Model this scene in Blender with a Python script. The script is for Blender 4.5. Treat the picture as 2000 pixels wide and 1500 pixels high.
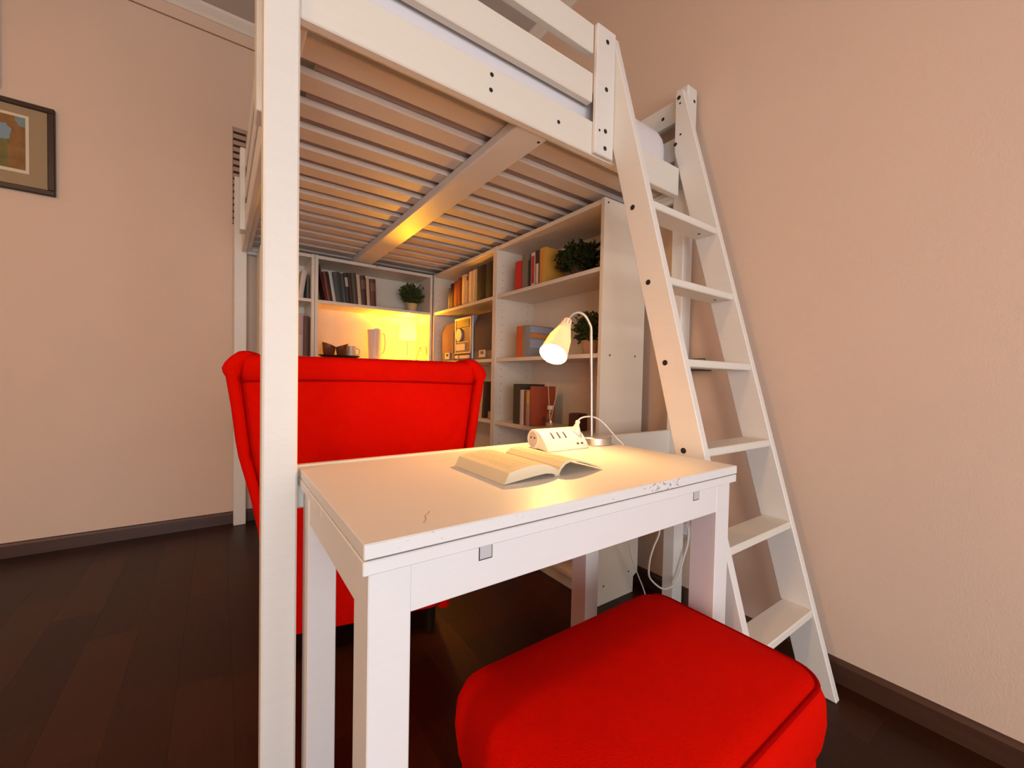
import bpy, bmesh, math, random
from mathutils import Vector, Matrix
random.seed(7)
for o in list(bpy.data.objects): bpy.data.objects.remove(o, do_unlink=True)
SC = bpy.context.scene
COL = SC.collection
R = math.radians

# ------------------------------------------------------------------ camera
cam = bpy.data.cameras.new('camera'); co = bpy.data.objects.new('camera', cam); COL.objects.link(co)
CAM = Vector((-.0696, -.9645, .9454))
yaw, pit, rol = R(35.3932), R(-1.4308), R(1.16395)
fw = Vector((math.sin(yaw)*math.cos(pit), math.cos(yaw)*math.cos(pit), math.sin(pit)))
r0 = fw.cross(Vector((0, 0, 1))).normalized(); u0 = r0.cross(fw)
r1 = math.cos(rol)*r0 + math.sin(rol)*u0; u1 = -math.sin(rol)*r0 + math.cos(rol)*u0
co.matrix_world = Matrix((( r1.x, u1.x, -fw.x, CAM.x), (r1.y, u1.y, -fw.y, CAM.y), (r1.z, u1.z, -fw.z, CAM.z), (0, 0, 0, 1)))
cam.sensor_width = 36; cam.lens = 801.2346*36/2000; cam.shift_x = .00079; cam.shift_y = .00476
cam.clip_start = .01
SC.camera = co

# ------------------------------------------------------------------ light and exposure
SC.view_settings.view_transform = 'Standard'; SC.view_settings.look = 'None'
SC.view_settings.exposure = -0.3; SC.view_settings.gamma = 1; SC.view_settings.use_curve_mapping = False
wd = bpy.data.worlds.new('sky'); SC.world = wd; wd.use_nodes = True
bg = wd.node_tree.nodes['Background']; bg.inputs[0].default_value = (.72, .84, 1, 1); bg.inputs[1].default_value = 1.2
def area(name, loc, rot, sx, sy, power, color):
    l = bpy.data.lights.new(name, 'AREA'); l.shape = 'RECTANGLE'; l.size = sx; l.size_y = sy
    l.energy = power; l.color = color
    o = bpy.data.objects.new(name, l); COL.objects.link(o); o.location = loc; o.rotation_euler = rot
    return o
WX0, WX1, WZ0, WZ1 = -1.7, .9, .10, 1.85      # window opening in the wall behind the camera
FY, LX, CH = -3.0, -2.7, 3.1                   # front wall, left wall, ceiling height
BY, RX = 2.14, 1.545                           # back wall, right wall
area('window_daylight', ((WX0+WX1)/2, FY-.12, (WZ0+WZ1)/2), (R(90), 0, 0), WX1-WX0, WZ1-WZ0, 108, (.94, .965, 1))

def point(name, loc, power, color, rad):
    l = bpy.data.lights.new(name, 'POINT'); l.energy = power; l.color = color; l.shadow_soft_size = rad
    o = bpy.data.objects.new(name, l); COL.objects.link(o); o.location = loc
    return o

# ------------------------------------------------------------------ materials
MATS = {}
def mat(name, col, rough=.5, metal=0, bump=0, bscale=60, var=0, vscale=4, spec=.5, emit=None, estr=0, trans=0, stretch=None, alpha=1, sheen=0):
    if name in MATS: return MATS[name]
    m = bpy.data.materials.new(name); m.use_nodes = True; nt = m.node_tree; b = nt.nodes['Principled BSDF']
    b.inputs['Base Color'].default_value = (*col, 1); b.inputs['Roughness'].default_value = rough
    b.inputs['Metallic'].default_value = metal; b.inputs['Specular IOR Level'].default_value = spec
    if sheen: b.inputs['Sheen Weight'].default_value = sheen
    if trans: b.inputs['Transmission Weight'].default_value = trans
    if emit: b.inputs['Emission Color'].default_value = (*emit, 1); b.inputs['Emission Strength'].default_value = estr
    if alpha < 1: b.inputs['Alpha'].default_value = alpha
    if bump or var:
        tc = nt.nodes.new('ShaderNodeTexCoord'); src = tc.outputs['Object']
        if stretch:
            mp = nt.nodes.new('ShaderNodeMapping'); mp.inputs['Scale'].default_value = stretch
            nt.links.new(src, mp.inputs[0]); src = mp.outputs[0]
    if var:
        n = nt.nodes.new('ShaderNodeTexNoise'); n.inputs['Scale'].default_value = vscale; n.inputs['Detail'].default_value = 6
        nt.links.new(src, n.inputs[0])
        mx = nt.nodes.new('ShaderNodeMix'); mx.data_type = 'RGBA'
        mx.inputs[6].default_value = (*[max(0, c*(1-var)) for c in col], 1); mx.inputs[7].default_value = (*[min(1, c*(1+var)) for c in col], 1)
        nt.links.new(n.outputs['Fac'], mx.inputs[0]); nt.links.new(mx.outputs[2], b.inputs['Base Color'])
    if bump:
        n2 = nt.nodes.new('ShaderNodeTexNoise'); n2.inputs['Scale'].default_value = bscale; n2.inputs['Detail'].default_value = 4
        nt.links.new(src, n2.inputs[0])
        bp = nt.nodes.new('ShaderNodeBump'); bp.inputs['Strength'].default_value = bump; bp.inputs['Distance'].default_value = .004
        nt.links.new(n2.outputs['Fac'], bp.inputs['Height']); nt.links.new(bp.outputs[0], b.inputs['Normal'])
    MATS[name] = m
    return m
M_WALL = mat('wall_paint', (.75, .57, .45), .85, bump=.25, bscale=180, var=.03, vscale=3, spec=.2)
M_CEIL = mat('ceiling_paint', (.55, .50, .45), .9, bump=.1, bscale=100)
M_CORN = mat('cornice_paint', (.80, .74, .66), .8, bump=.05)
M_WHITE = mat('white_stained_pine', (.80, .765, .71), .48, bump=.08, bscale=30, var=.025, vscale=6, stretch=(1, 1, 14))
M_WHITEX = mat('white_stained_pine_x', (.80, .75, .66), .48, bump=.08, bscale=30, var=.025, vscale=6, stretch=(1, 14, 14))
M_SLAT = mat('slat_pine', (.74, .65, .57), .6, bump=.1, bscale=30, var=.06, vscale=7, stretch=(1, 12, 12))
M_MEL = mat('white_melamine', (.80, .70, .575), .38, bump=.03, bscale=200, var=.015)
M_TABLE = mat('table_white_foil', (.80, .77, .75), .42, bump=.06, bscale=40, var=.02, vscale=5, stretch=(2, 30, 30))
M_BASE = mat('dark_baseboard', (.070, .029, .017), .4, bump=.1, bscale=40, var=.3, vscale=5, stretch=(1, 1, 10))
M_RED = mat('red_fabric', (.66, .005, .0008), .9, bump=.35, bscale=420, var=.08, vscale=30, spec=.02)
M_REDP = mat('red_piping', (.36, .001, .001), .9, bump=.3, bscale=400, spec=.02)
M_SHEET = mat('mattress_sheet', (.80, .76, .78), .8, bump=.25, bscale=12, var=.02)
M_TICK = mat('mattress_ticking', (.46, .37, .36), .85, bump=.2, bscale=60, var=.08, vscale=10)
M_BLACK = mat('black_bolt', (.012, .010, .009), .6)
M_DARKLEG = mat('dark_leg_wood', (.02, .010, .007), .4)
M_STEEL = mat('brushed_steel', (.62, .60, .58), .32, metal=.9, bump=.04, bscale=200)
M_WPL = mat('white_plastic', (.82, .78, .78), .35)
M_CABLE = mat('white_cable', (.80, .76, .70), .45)
M_DPL = mat('dark_plastic', (.04, .03, .03), .4)
M_FRAME = mat('dark_frame_wood', (.035, .014, .010), .45, bump=.1)
M_PASS = mat('tan_passepartout', (.36, .26, .15), .9, bump=.05)
M_CREAM = mat('cream_mount', (.72, .62, .45), .9)
M_PAGE = mat('book_pages', (.74, .64, .48), .9, bump=.15, bscale=300, stretch=(1, 1, 1))
M_VENT = mat('vent_paint', (.46, .31, .23), .7)

def floor_mat():
    m = bpy.data.materials.new('dark_parquet'); m.use_nodes = True; nt = m.node_tree; b = nt.nodes['Principled BSDF']
    tc = nt.nodes.new('ShaderNodeTexCoord'); mp = nt.nodes.new('ShaderNodeMapping'); mp.inputs['Scale'].default_value = (22, 1.6, 1)
    nt.links.new(tc.outputs['Object'], mp.inputs[0])
    n = nt.nodes.new('ShaderNodeTexNoise'); n.inputs['Scale'].default_value = 3; n.inputs['Detail'].default_value = 8; nt.links.new(mp.outputs[0], n.inputs[0])
    oi = nt.nodes.new('ShaderNodeObjectInfo')
    cr = nt.nodes.new('ShaderNodeValToRGB'); e = cr.color_ramp.elements
    e[0].position = .0; e[0].color = (.0160, .0034, .0013, 1); e[1].position = 1; e[1].color = (.052, .0135, .0050, 1)
    ad = nt.nodes.new('ShaderNodeMath'); ad.operation = 'MULTIPLY_ADD'; ad.inputs[1].default_value = .45
    mu = nt.nodes.new('ShaderNodeMath'); mu.operation = 'MULTIPLY'; mu.inputs[1].default_value = .6
    nt.links.new(oi.outputs['Random'], mu.inputs[0]); nt.links.new(n.outputs['Fac'], ad.inputs[0]); nt.links.new(mu.outputs[0], ad.inputs[2])
    nt.links.new(ad.outputs[0], cr.inputs[0]); nt.links.new(cr.outputs[0], b.inputs['Base Color'])
    b.inputs['Roughness'].default_value = .36; b.inputs['Specular IOR Level'].default_value = .2
    return m
M_FLOOR = floor_mat()

def edge_mat():   # white table edge with small chips in the foil
    m = bpy.data.materials.new('chipped_table_edge'); m.use_nodes = True; nt = m.node_tree; b = nt.nodes['Principled BSDF']
    tc = nt.nodes.new('ShaderNodeTexCoord')
    n = nt.nodes.new('ShaderNodeTexNoise'); n.inputs['Scale'].default_value = 120; n.inputs['Detail'].default_value = 3; nt.links.new(tc.outputs['Object'], n.inputs[0])
    n2 = nt.nodes.new('ShaderNodeTexNoise'); n2.inputs['Scale'].default_value = 7; nt.links.new(tc.outputs['Object'], n2.inputs[0])
    mu = nt.nodes.new('ShaderNodeMath'); mu.operation = 'MULTIPLY'; nt.links.new(n.outputs['Fac'], mu.inputs[0]); nt.links.new(n2.outputs['Fac'], mu.inputs[1])
    cr = nt.nodes.new('ShaderNodeValToRGB'); e = cr.color_ramp.elements
    e[0].position = .355; e[0].color = (.80, .77, .75, 1); e[1].position = .385; e[1].color = (.45, .37, .32, 1)
    nt.links.new(mu.outputs[0], cr.inputs[0]); nt.links.new(cr.outputs[0], b.inputs['Base Color']); b.inputs['Roughness'].default_value = .45
    return m
M_EDGE = edge_mat()

def shade_mat(name, col, rough=.6, tr=.5, glow=None, gs=0):
    m = bpy.data.materials.new(name); m.use_nodes = True; nt = m.node_tree; nt.nodes.remove(nt.nodes['Principled BSDF'])
    d = nt.nodes.new('ShaderNodeBsdfDiffuse'); d.inputs[0].default_value = (*col, 1)
    t = nt.nodes.new('ShaderNodeBsdfTranslucent'); t.inputs[0].default_value = (*col, 1)
    x = nt.nodes.new('ShaderNodeMixShader'); x.inputs[0].default_value = tr
    nt.links.new(d.outputs[0], x.inputs[1]); nt.links.new(t.outputs[0], x.inputs[2]); out = x.outputs[0]
    if glow:
        e = nt.nodes.new('ShaderNodeEmission'); e.inputs[0].default_value = (*glow, 1); e.inputs[1].default_value = gs
        ad = nt.nodes.new('ShaderNodeAddShader'); nt.links.new(out, ad.inputs[0]); nt.links.new(e.outputs[0], ad.inputs[1]); out = ad.outputs[0]
    nt.links.new(out, nt.nodes['Material Output'].inputs[0])
    return m
M_SHADE = shade_mat('lamp_shade_fabric', (.85, .80, .70), tr=.6)
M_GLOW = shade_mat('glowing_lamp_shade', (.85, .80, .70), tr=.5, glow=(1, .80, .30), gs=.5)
M_LSHADE = shade_mat('lamp_shade_enamel', (.78, .68, .58), tr=.24)
M_LEAF = shade_mat('leaf_green', (.045, .060, .018), tr=.25)
M_LEAF2 = shade_mat('leaf_light_green', (.09, .11, .03), tr=.25)

def pane_mat():
    m = bpy.data.materials.new('window_glass'); m.use_nodes = True; nt = m.node_tree; nt.nodes.remove(nt.nodes['Principled BSDF'])
    t = nt.nodes.new('ShaderNodeBsdfTransparent'); g = nt.nodes.new('ShaderNodeBsdfGlossy'); g.inputs['Roughness'].default_value = .02
    x = nt.nodes.new('ShaderNodeMixShader'); x.inputs[0].default_value = .06
    nt.links.new(t.outputs[0], x.inputs[1]); nt.links.new(g.outputs[0], x.inputs[2]); nt.links.new(x.outputs[0], nt.nodes['Material Output'].inputs[0])
    return m
M_PANE = pane_mat()
M_CGLASS = pane_mat(); M_CGLASS.name = 'clear_glass'

# ------------------------------------------------------------------ mesh helpers
def empty(name, loc=(0, 0, 0), rot=(0, 0, 0)):
    o = bpy.data.objects.new(name, None); COL.objects.link(o); o.location = loc; o.rotation_euler = rot
    o.empty_display_size = .05
    return o
def tag(o, label=None, cat=None, group=None, kind=None):
    if label: o['label'] = label
    if cat: o['category'] = cat
    if group: o['group'] = group
    if kind: o['kind'] = kind
    return o
def thing(name, label, cat, loc=(0, 0, 0), rot=(0, 0, 0), group=None):
    return tag(empty(name, loc, rot), label, cat, group)
def wloc(p):
    v = Vector((0, 0, 0))
    while p is not None:
        v += p.location; p = p.parent
    return v
def obj(name, bm, m, parent=None, smooth=False, local=False):
    """links bm (world coordinates unless local) as one mesh object under parent"""
    if not local:
        if parent is not None:
            off = wloc(parent); bmesh.ops.translate(bm, verts=bm.verts, vec=-off); oloc = Vector((0, 0, 0))
        else:
            xs = [v.co for v in bm.verts]
            oloc = Vector(((min(v.x for v in xs)+max(v.x for v in xs))/2, (min(v.y for v in xs)+max(v.y for v in xs))/2, min(v.z for v in xs)))
            bmesh.ops.translate(bm, verts=bm.verts, vec=-oloc)
    else: oloc = Vector((0, 0, 0))
    bmesh.ops.recalc_face_normals(bm, faces=bm.faces)
    me = bpy.data.meshes.new(name); bm.to_mesh(me); bm.free()
    if smooth:
        me.polygons.foreach_set('use_smooth', [True]*len(me.polygons))
        if smooth is not True: me.set_sharp_from_angle(angle=R(smooth))
    for k in (m if isinstance(m, (list, tuple)) else [m]): me.materials.append(k)
    o = bpy.data.objects.new(name, me); COL.objects.link(o); o.location = oloc
    if parent is not None: o.parent = parent
    return o
def boxbm(x0, x1, y0, y1, z0, z1, bev=.0015, seg=1, bm=None):
    b = bmesh.new()
    v = [b.verts.new((x, y, z)) for x in (x0, x1) for y in (y0, y1) for z in (z0, z1)]
    for f in ((0, 1, 3, 2), (4, 6, 7, 5), (0, 4, 5, 1), (2, 3, 7, 6), (0, 2, 6, 4), (1, 5, 7, 3)): b.faces.new([v[i] for i in f])
    if bev: bmesh.ops.bevel(b, geom=list(b.edges), offset=bev, segments=seg, affect='EDGES', profile=.5)
    if bm is not None:
        me = bpy.data.meshes.new('t'); b.to_mesh(me); b.free(); bm.from_mesh(me); bpy.data.meshes.remove(me); return bm
    return b
def box(name, x0, x1, y0, y1, z0, z1, m, parent=None, bev=.0015, seg=1, local=False):
    return obj(name, boxbm(x0, x1, y0, y1, z0, z1, bev, seg), m, parent, local=local)
def prism(poly, axis, a, b_, bev=0):
    """extrude a 2-D polygon along axis ('x': poly is (y,z); 'y': (x,z); 'z': (x,y))"""
    b = bmesh.new()
    def p3(p, t): return {'x': (t, p[0], p[1]), 'y': (p[0], t, p[1]), 'z': (p[0], p[1], t)}[axis]
    lo = [b.verts.new(p3(p, a)) for p in poly]; hi = [b.verts.new(p3(p, b_)) for p in poly]; n = len(poly)
    for i in range(n): b.faces.new((lo[i], lo[(i+1) % n], hi[(i+1) % n], hi[i]))
    b.faces.new(lo[::-1]); b.faces.new(hi)
    if bev: bmesh.ops.bevel(b, geom=list(b.edges), offset=bev, segments=1, affect='EDGES')
    return b
def loft(secs, cap=True, close=True, bm=None):
    b = bm or bmesh.new()
    rows = [[b.verts.new(p) for p in s] for s in secs]; n = len(rows[0])
    for i in range(len(rows)-1):
        for j in range(n if close else n-1):
            k = (j+1) % n; b.faces.new((rows[i][j], rows[i][k], rows[i+1][k], rows[i+1][j]))
    if cap: b.faces.new(rows[0][::-1]); b.faces.new(rows[-1])
    return b
def rrect(x0, x1, y0, y1, r, z, n=4):
    pts = []
    for cx, cy, a0 in ((x1-r, y1-r, 0), (x0+r, y1-r, 90), (x0+r, y0+r, 180), (x1-r, y0+r, 270)):
        for i in range(n+1):
            a = R(a0+90*i/n); pts.append((cx+r*math.cos(a), cy+r*math.sin(a), z))
    return pts
def lathe(prof, c, n=24, axis=None, cap=True, bm=None):
    """profile of (radius, height) about axis (default +z) through c"""
    ax = Vector(axis or (0, 0, 1)).normalized()
    t = Vector((1, 0, 0)) if abs(ax.x) < .9 else Vector((0, 1, 0))
    e1 = ax.cross(t).normalized(); e2 = ax.cross(e1); c = Vector(c)
    return loft([[c + ax*h + (e1*math.cos(2*math.pi*i/n) + e2*math.sin(2*math.pi*i/n))*r for i in range(n)] for r, h in prof], cap=cap, bm=bm)
def tube(pts, r, n=8, bm=None, cyc=False, smooth=0):
    P = [Vector(p) for p in pts]
    for _ in range(smooth):     # Chaikin-like subdivision through Catmull-Rom
        Q = []
        for i in range(len(P)-1):
            a, b_, c_, d = P[max(i-1, 0)], P[i], P[i+1], P[min(i+2, len(P)-1)]
            Q.append(b_); Q.append((-a + 9*b_ + 9*c_ - d)/16)
        Q.append(P[-1]); P = Q
    secs = []; m = len(P); up = None
    for i in range(m):
        if cyc: d = (P[(i+1) % m]-P[i-1])
        else: d = P[min(i+1, m-1)]-P[max(i-1, 0)]
        d.normalize()
        if up is None:
            t = Vector((0, 0, 1)) if abs(d.z) < .9 else Vector((1, 0, 0)); e1 = d.cross(t).normalized()
        else: e1 = (up - d*up.dot(d)).normalized()
        e2 = d.cross(e1); up = e1
        rr = r[i] if isinstance(r, (list, tuple)) else r
        secs.append([P[i] + (e1*math.cos(2*math.pi*k/n)+e2*math.sin(2*math.pi*k/n))*rr for k in range(n)])
    if cyc: secs.append(secs[0])
    b = loft(secs, cap=not cyc, bm=bm)
    if cyc: bmesh.ops.remove_doubles(b, verts=b.verts, dist=1e-6)
    return b
def bolt(c, axis, r=.0055, parent=None, t=.0016):
    return obj('bolt', lathe([(r, 0), (r, t), (r*.7, t+.0006)], Vector(c)-Vector(axis)*.0006, 10, axis), M_BLACK, parent)
def copy_tree(o, parent=None):
    c = o.copy(); COL.objects.link(c); c.parent = parent
    for ch in o.children: copy_tree(ch, c)
    return c

# ================================================================== THE ROOM
fl = tag(box('floor', LX-.1, RX+.1, FY-.1, BY+.1, -.08, -.005, M_FLOOR, bev=0), kind='structure')
PW, PL = .1365, .60
pmesh = {}
rest = bmesh.new()
nrow = int((RX-LX)/PW)+2
x_first = -.0365 - PW*20
for i in range(40):
    xa = x_first + i*PW; xb = xa+PW
    if xb < LX or xa > RX: continue
    off = (i*.37 % 1)*PL
    y = FY - off
    while y < BY:
        ya, yb = max(y, FY), min(y+PL, BY); y += PL
        if yb-ya < .02: continue
        x0, x1 = max(xa, LX), min(xb, RX)
        if x1-x0 < .01: continue
        if xa > -1.5 and yb > -1.15:
            key = (round(x1-x0, 4), round(yb-ya, 4))
            if key not in pmesh:
                b = boxbm(0, key[0]-.0002, 0, key[1]-.0002, -.006, 0, .00015)
                me = bpy.data.meshes.new('plank'); b.to_mesh(me); b.free(); me.materials.append(M_FLOOR); pmesh[key] = me
            pl = bpy.data.objects.new('plank', pmesh[key]); COL.objects.link(pl); pl.parent = fl; pl.location = Vector((x0+.0001, ya+.0001, 0))-fl.location
        else: boxbm(x0+.0001, x1-.0001, ya+.0001, yb-.0001, -.006, 0, 0, bm=rest)
tag(obj('plank_field', rest, M_FLOOR, fl), kind='stuff')
tag(box('wall_back', LX-.1, RX+.1, BY, BY+.1, 0, CH, M_WALL, bev=0), kind='structure')
tag(box('wall_right', RX, RX+.1, FY-.1, BY, 0, CH, M_WALL, bev=0), kind='structure')
tag(box('wall_left', LX-.1, LX, FY-.1, BY, 0, CH, M_WALL, bev=0), kind='structure')
tag(box('ceiling', LX-.1, RX+.1, FY-.1, BY+.1, CH, CH+.08, M_CEIL, bev=0), kind='structure')
wf = bmesh.new()
for a in ((LX, WX0, 0, CH), (WX1, RX, 0, CH), (WX0, WX1, 0, WZ0), (WX0, WX1, WZ1, CH)): boxbm(a[0], a[1], FY-.1, FY, a[2], a[3], 0, bm=wf)
tag(obj('wall_front', wf, M_WALL), kind='structure')
win = tag(empty('window_1', ((WX0+WX1)/2, FY-.05, WZ0)), kind='structure')
fb = bmesh.new()
for a in ((WX0, WX0+.06, WZ0, WZ1), (WX1-.06, WX1, WZ0, WZ1), (WX0, WX1, WZ0, WZ0+.06), (WX0, WX1, WZ1-.06, WZ1), ((WX0+WX1)/2-.05, (WX0+WX1)/2+.05, WZ0, WZ1)): boxbm(a[0], a[1], FY-.08, FY-.03, a[2], a[3], .002, bm=fb)
obj('window_frame', fb, M_CORN, win)
for a, b_ in ((WX0+.06, (WX0+WX1)/2-.05), ((WX0+WX1)/2+.05, WX1-.06)): box('pane', a, b_, FY-.06, FY-.055, WZ0+.06, WZ1-.06, M_PANE, win, bev=0)
box('window_sill', WX0-.05, WX1+.05, FY, FY+.08, WZ0-.04, WZ0, M_CORN, win)
# baseboards: a flat board with a rounded top edge
def bboard(name, x0, x1, y0, y1, prof):
    tag(obj(name, prof, M_BASE), kind='structure')
bp = [(0, 0), (.014, 0), (.014, .060), (.010, .070), (0, .074)]
bboard('baseboard_back', 0, 0, 0, 0, prism([(BY-a, z) for a, z in bp], 'x', LX, RX))
bboard('baseboard_right', 0, 0, 0, 0, prism([(RX-a, z) for a, z in bp], 'y', FY, BY-.014))
bboard('baseboard_left', 0, 0, 0, 0, prism([(LX+a, z) for a, z in bp], 'y', FY, BY-.014))
bboard('baseboard_front', 0, 0, 0, 0, prism([(FY+a, z) for a, z in bp], 'x', LX+.014, RX-.014))
# cornice: white cove under the ceiling and a thin groove line below it
cv = [(0, 3.045), (.008, 3.045), (.02, 3.06), (.05, 3.085), (.055, CH), (0, CH)]
tag(obj('trim_1', prism([(BY-a, z) for a, z in cv], 'x', LX, RX), M_CORN), kind='structure')
tag(obj('trim_2', prism([(RX-a, z) for a, z in cv], 'y', FY, BY-.055), M_CORN), kind='structure')
tag(box('trim_3', LX, RX, BY-.004, BY, 2.968, 2.974, mat('groove_brown', (.30, .17, .10), .8), bev=0), kind='structure')

# unseen pendant behind the camera, added to warm the light on the upper walls
pd_ = thing('added_pendant_lamp', 'warm pendant lamp added out of view behind the viewer', 'lamp', (-1.9, -.6, 2.42))
obj('cord', lathe([(.004, 2.54), (.004, CH)], (-1.9, -.6, 0), 8), M_WPL, pd_)
obj('lamp_shade', lathe([(.04, 2.56), (.16, 2.42), (.158, 2.42), (.038, 2.557)], (-1.9, -.6, 0), 32, cap=False), M_SHADE, pd_, smooth=True)
obj('light_bulb', lathe([(.012, 2.54), (.03, 2.49), (.03, 2.47), (.005, 2.45)], (-1.9, -.6, 0), 16), mat('lit_bulb_ceiling', (1, .95, .85), .4, emit=(1, .7, .4), estr=8), pd_, smooth=True)
cl_ = point('added_pendant_light', (0, 0, 0), 84, (1, .58, .23), .12); cl_.parent = pd_; cl_.location = (0, 0, 0)

# ================================================================== LOFT BED
W, L, wx, wy = 1.5187, 2.1209, .0648, .0545
bed = thing('loft_bed', 'tall white wooden loft bed frame with slatted base standing over the armchair', 'bed', (W/2, L/2, 0))
posts = {}
for nme, x, y in (('fl', 0, 0), ('fr', W-wx, 0), ('bl', 0, L-wy), ('br', W-wx, L-wy)):
    posts[nme] = box('post', x, x+wx, y, y+wy, 0, 2.138, M_WHITE, bed, .004)
def rail(name, *a, m=None): return box(name, *a, m or M_WHITEX, bed, .003)
ZR0, ZR1 = 1.688, 1.797
GZ = ((1.857, 1.951), (2.014, 2.106))
fr = rail('rail', wx, 1.421, .008, .034, ZR0, ZR1)
rail('rail', wx, W-wx, L-.034, L-.008, ZR0, ZR1)
M_WHITEY = mat('white_stained_pine_y', (.80, .765, .71), .48, bump=.08, bscale=30, var=.025, vscale=6, stretch=(14, 1, 14))
rl = rail('rail', .037, .063, wy, L-wy, ZR0, ZR1, m=M_WHITEY); rr = rail('rail', 1.457, 1.483, wy, L-wy, ZR0, ZR1, m=M_WHITEY)
for z0, z1 in GZ:
    rail('guard_rail', wx, .926, .008, .034, z0, z1)
    rail('guard_rail', .037, .063, wy, 1.69, z0, z1, m=M_WHITEY)
    rail('guard_rail', 1.457, 1.483, wy, L-wy, z0, z1, m=M_WHITEY)
    rail('guard_rail', wx, W-wx, L-.034, L-.008, z0, z1)
br = box('guard_bracket', .926, 1.0135, -.008, .008, 1.69, 2.106, M_WHITE, bed, .003)
for y in (.42, 1.60): box('guard_bracket', .013, .037, y, y+.09, 1.69, 2.11, M_WHITE, bed, .003)
for x, z in ((.972, 2.062), (.972, 1.908), (.972, 1.772), (.972, 1.716)): bolt((x, -.008, z), (0, -1, 0), .0075, br)
bolt((.944, -.008, 1.766), (0, -1, 0), .004, br)
for x, z in ((.535, 1.775), (.533, 1.733), (.78, 1.739)): bolt((x, .008, z), (0, -1, 0), .006, fr)
for z in (2.085, 1.93): bolt((W-.02, 0, z), (0, -1, 0), .0065, posts['fr'])
bolt((1.457, .115, 2.055), (-1, 0, 0), .007, rr); bolt((1.457, .10, 1.72), (-1, 0, 0), .006, rr)
bolt((.10, L-.034, 1.715), (0, -1, 0), .006, bed)
# ledges that carry the slats, the middle beam and the slats
rail('ledge', wx, 1.457, .034, .058, 1.702, 1.727); rail('ledge', wx, 1.457, L-.058, L-.034, 1.702, 1.727)
rail('ledge', .063, .087, wy+.004, L-.058, 1.702, 1.727, m=M_WHITEY); rail('ledge', 1.433, 1.457, wy+.004, L-.058, 1.702, 1.727, m=M_WHITEY)
beam = box('middle_beam', .647, .765, .036, L-.036, 1.692, 1.7275, M_WHITEY, bed, .004)
bolt((.748, .065, 1.692), (0, 0, -1), .005, beam)
sm = None
for i in range(15):
    y = .112 + i*.1305
    if sm is None:
        s = box('slat', .066, 1.454, y, y+.078, 1.728, 1.748, M_SLAT, bed, .003); sm = s; y_s = y
    else:
        s = sm.copy(); COL.objects.link(s); s.parent = bed; s.location = sm.location + Vector((0, y-y_s, 0))
lr = box('low_rail', wx, W-wx, .0345, .0545, .650, .7455, M_WHITEX, bed, .003)

obj('hook', tube([(.770, 1.79, 1.697), (.770, 1.79, 1.678), (.776, 1.785, 1.668), (.783, 1.78, 1.674)], .0022, 6, smooth=1), M_STEEL, beam, smooth=True)
# mattress: rounded box with soft corners and a ticking underside
def softbox(x0, x1, y0, y1, z0, z1, rxy, rz, n=5, crown=0):
    secs = []
    for i in range(n+1):
        a = R(90*i/n); d = rz*(1-math.sin(a)); secs.append(rrect(x0+d, x1-d, y0+d, y1-d, max(rxy-d, .004), z0+rz*(1-math.cos(a)), 5))
    for i in range(n+1):
        a = R(90*i/n); d = rz*(1-math.cos(a)); secs.append(rrect(x0+d, x1-d, y0+d, y1-d, max(rxy-d, .004), z1-rz+rz*math.sin(a), 5))
    return loft(secs)
mt = thing('mattress', 'thick white sheeted mattress lying on the slats of the loft bed', 'mattress', (.75, 1.05, 1.748))
obj('mattress_body', softbox(.075, 1.452, .048, 2.06, 1.7485, 1.985, .11, .10), M_SHEET, mt, smooth=True)
box('ticking_base', .13, 1.385, .09, 2.02, 1.7482, 1.7495, M_TICK, mt, bev=0)

# ================================================================== LADDER
lad = thing('ladder', 'white wooden bunk ladder leaning against the loft bed next to the right wall', 'ladder', (1.23, -.3, 0))
def legpoly(): return [(-.562, 0), (-.470, 0), (.0335, 1.868), (.0355, 2.098), (.026, 2.112), (.004, 2.106)]
stl = obj('ladder_side', prism(legpoly(), 'x', 1.0142, 1.040, .0025), M_WHITE, lad)
str_ = obj('ladder_side', prism(legpoly(), 'x', 1.4225, 1.448, .0025), M_WHITE, lad)
RT = (.250, .505, .760, 1.013, 1.264, 1.516)
for z in RT:
    yf = -.562+.269*z
    rg = obj('rung', boxbm(1.040, 1.4225, yf+.001, yf+.086, z-.023, z, .003), M_WHITEX, lad)
    bolt((1.0142, yf+.040+.02, z-.011), (-1, 0, 0), .0085, stl)
    if z > 1.1: bolt((1.37, yf+.04, z-.023), (0, 0, -1), .005, rg)
for y, z, r_ in ((.02, 2.08, .008), (.014, 2.055, .004), (.03, 1.90, .0075), (.008, 1.93, .004)): bolt((1.4225, y, z), (-1, 0, 0), r_, str_)

# ================================================================== TABLE
TX0, TX1, TY0, TY1, TZ = .0719, .972, -.4672, .0332, .742
tb = thing('extendable_table', 'white extendable table with chipped front edge in front of the loft bed', 'table', ((TX0+TX1)/2, (TY0+TY1)/2, 0))
box('table_top', TX0, TX1, TY0, TY1, TZ-.0195, TZ, [M_EDGE if False else M_TABLE], tb, .0012)
box('top_edge_band', TX0+.001, TX1-.001, TY0-.0008, TY0+.002, TZ-.0185, TZ-.001, M_EDGE, tb, 0)
for a, b_ in ((TY0-.0005, (TY0+TY1)/2-.001), ((TY0+TY1)/2+.001, TY1)):
    box('pull_out_leaf', TX0-.001, TX1-.001, a, b_, TZ-.0395, TZ-.0215, M_TABLE, tb, .0015)
LG = ((.081, .137, -.4555, -.390), (.905, .9645, -.4555, -.390), (.081, .137, -.034, .031), (.905, .9645, -.034, .031))
for x0, x1, y0, y1 in LG: box('leg', x0, x1, y0, y1, 0, .7025, M_TABLE, tb, .0015)
ap = box('apron', .137, .905, -.4545, -.434, .634, .7025, M_TABLE, tb, .001)
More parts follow.
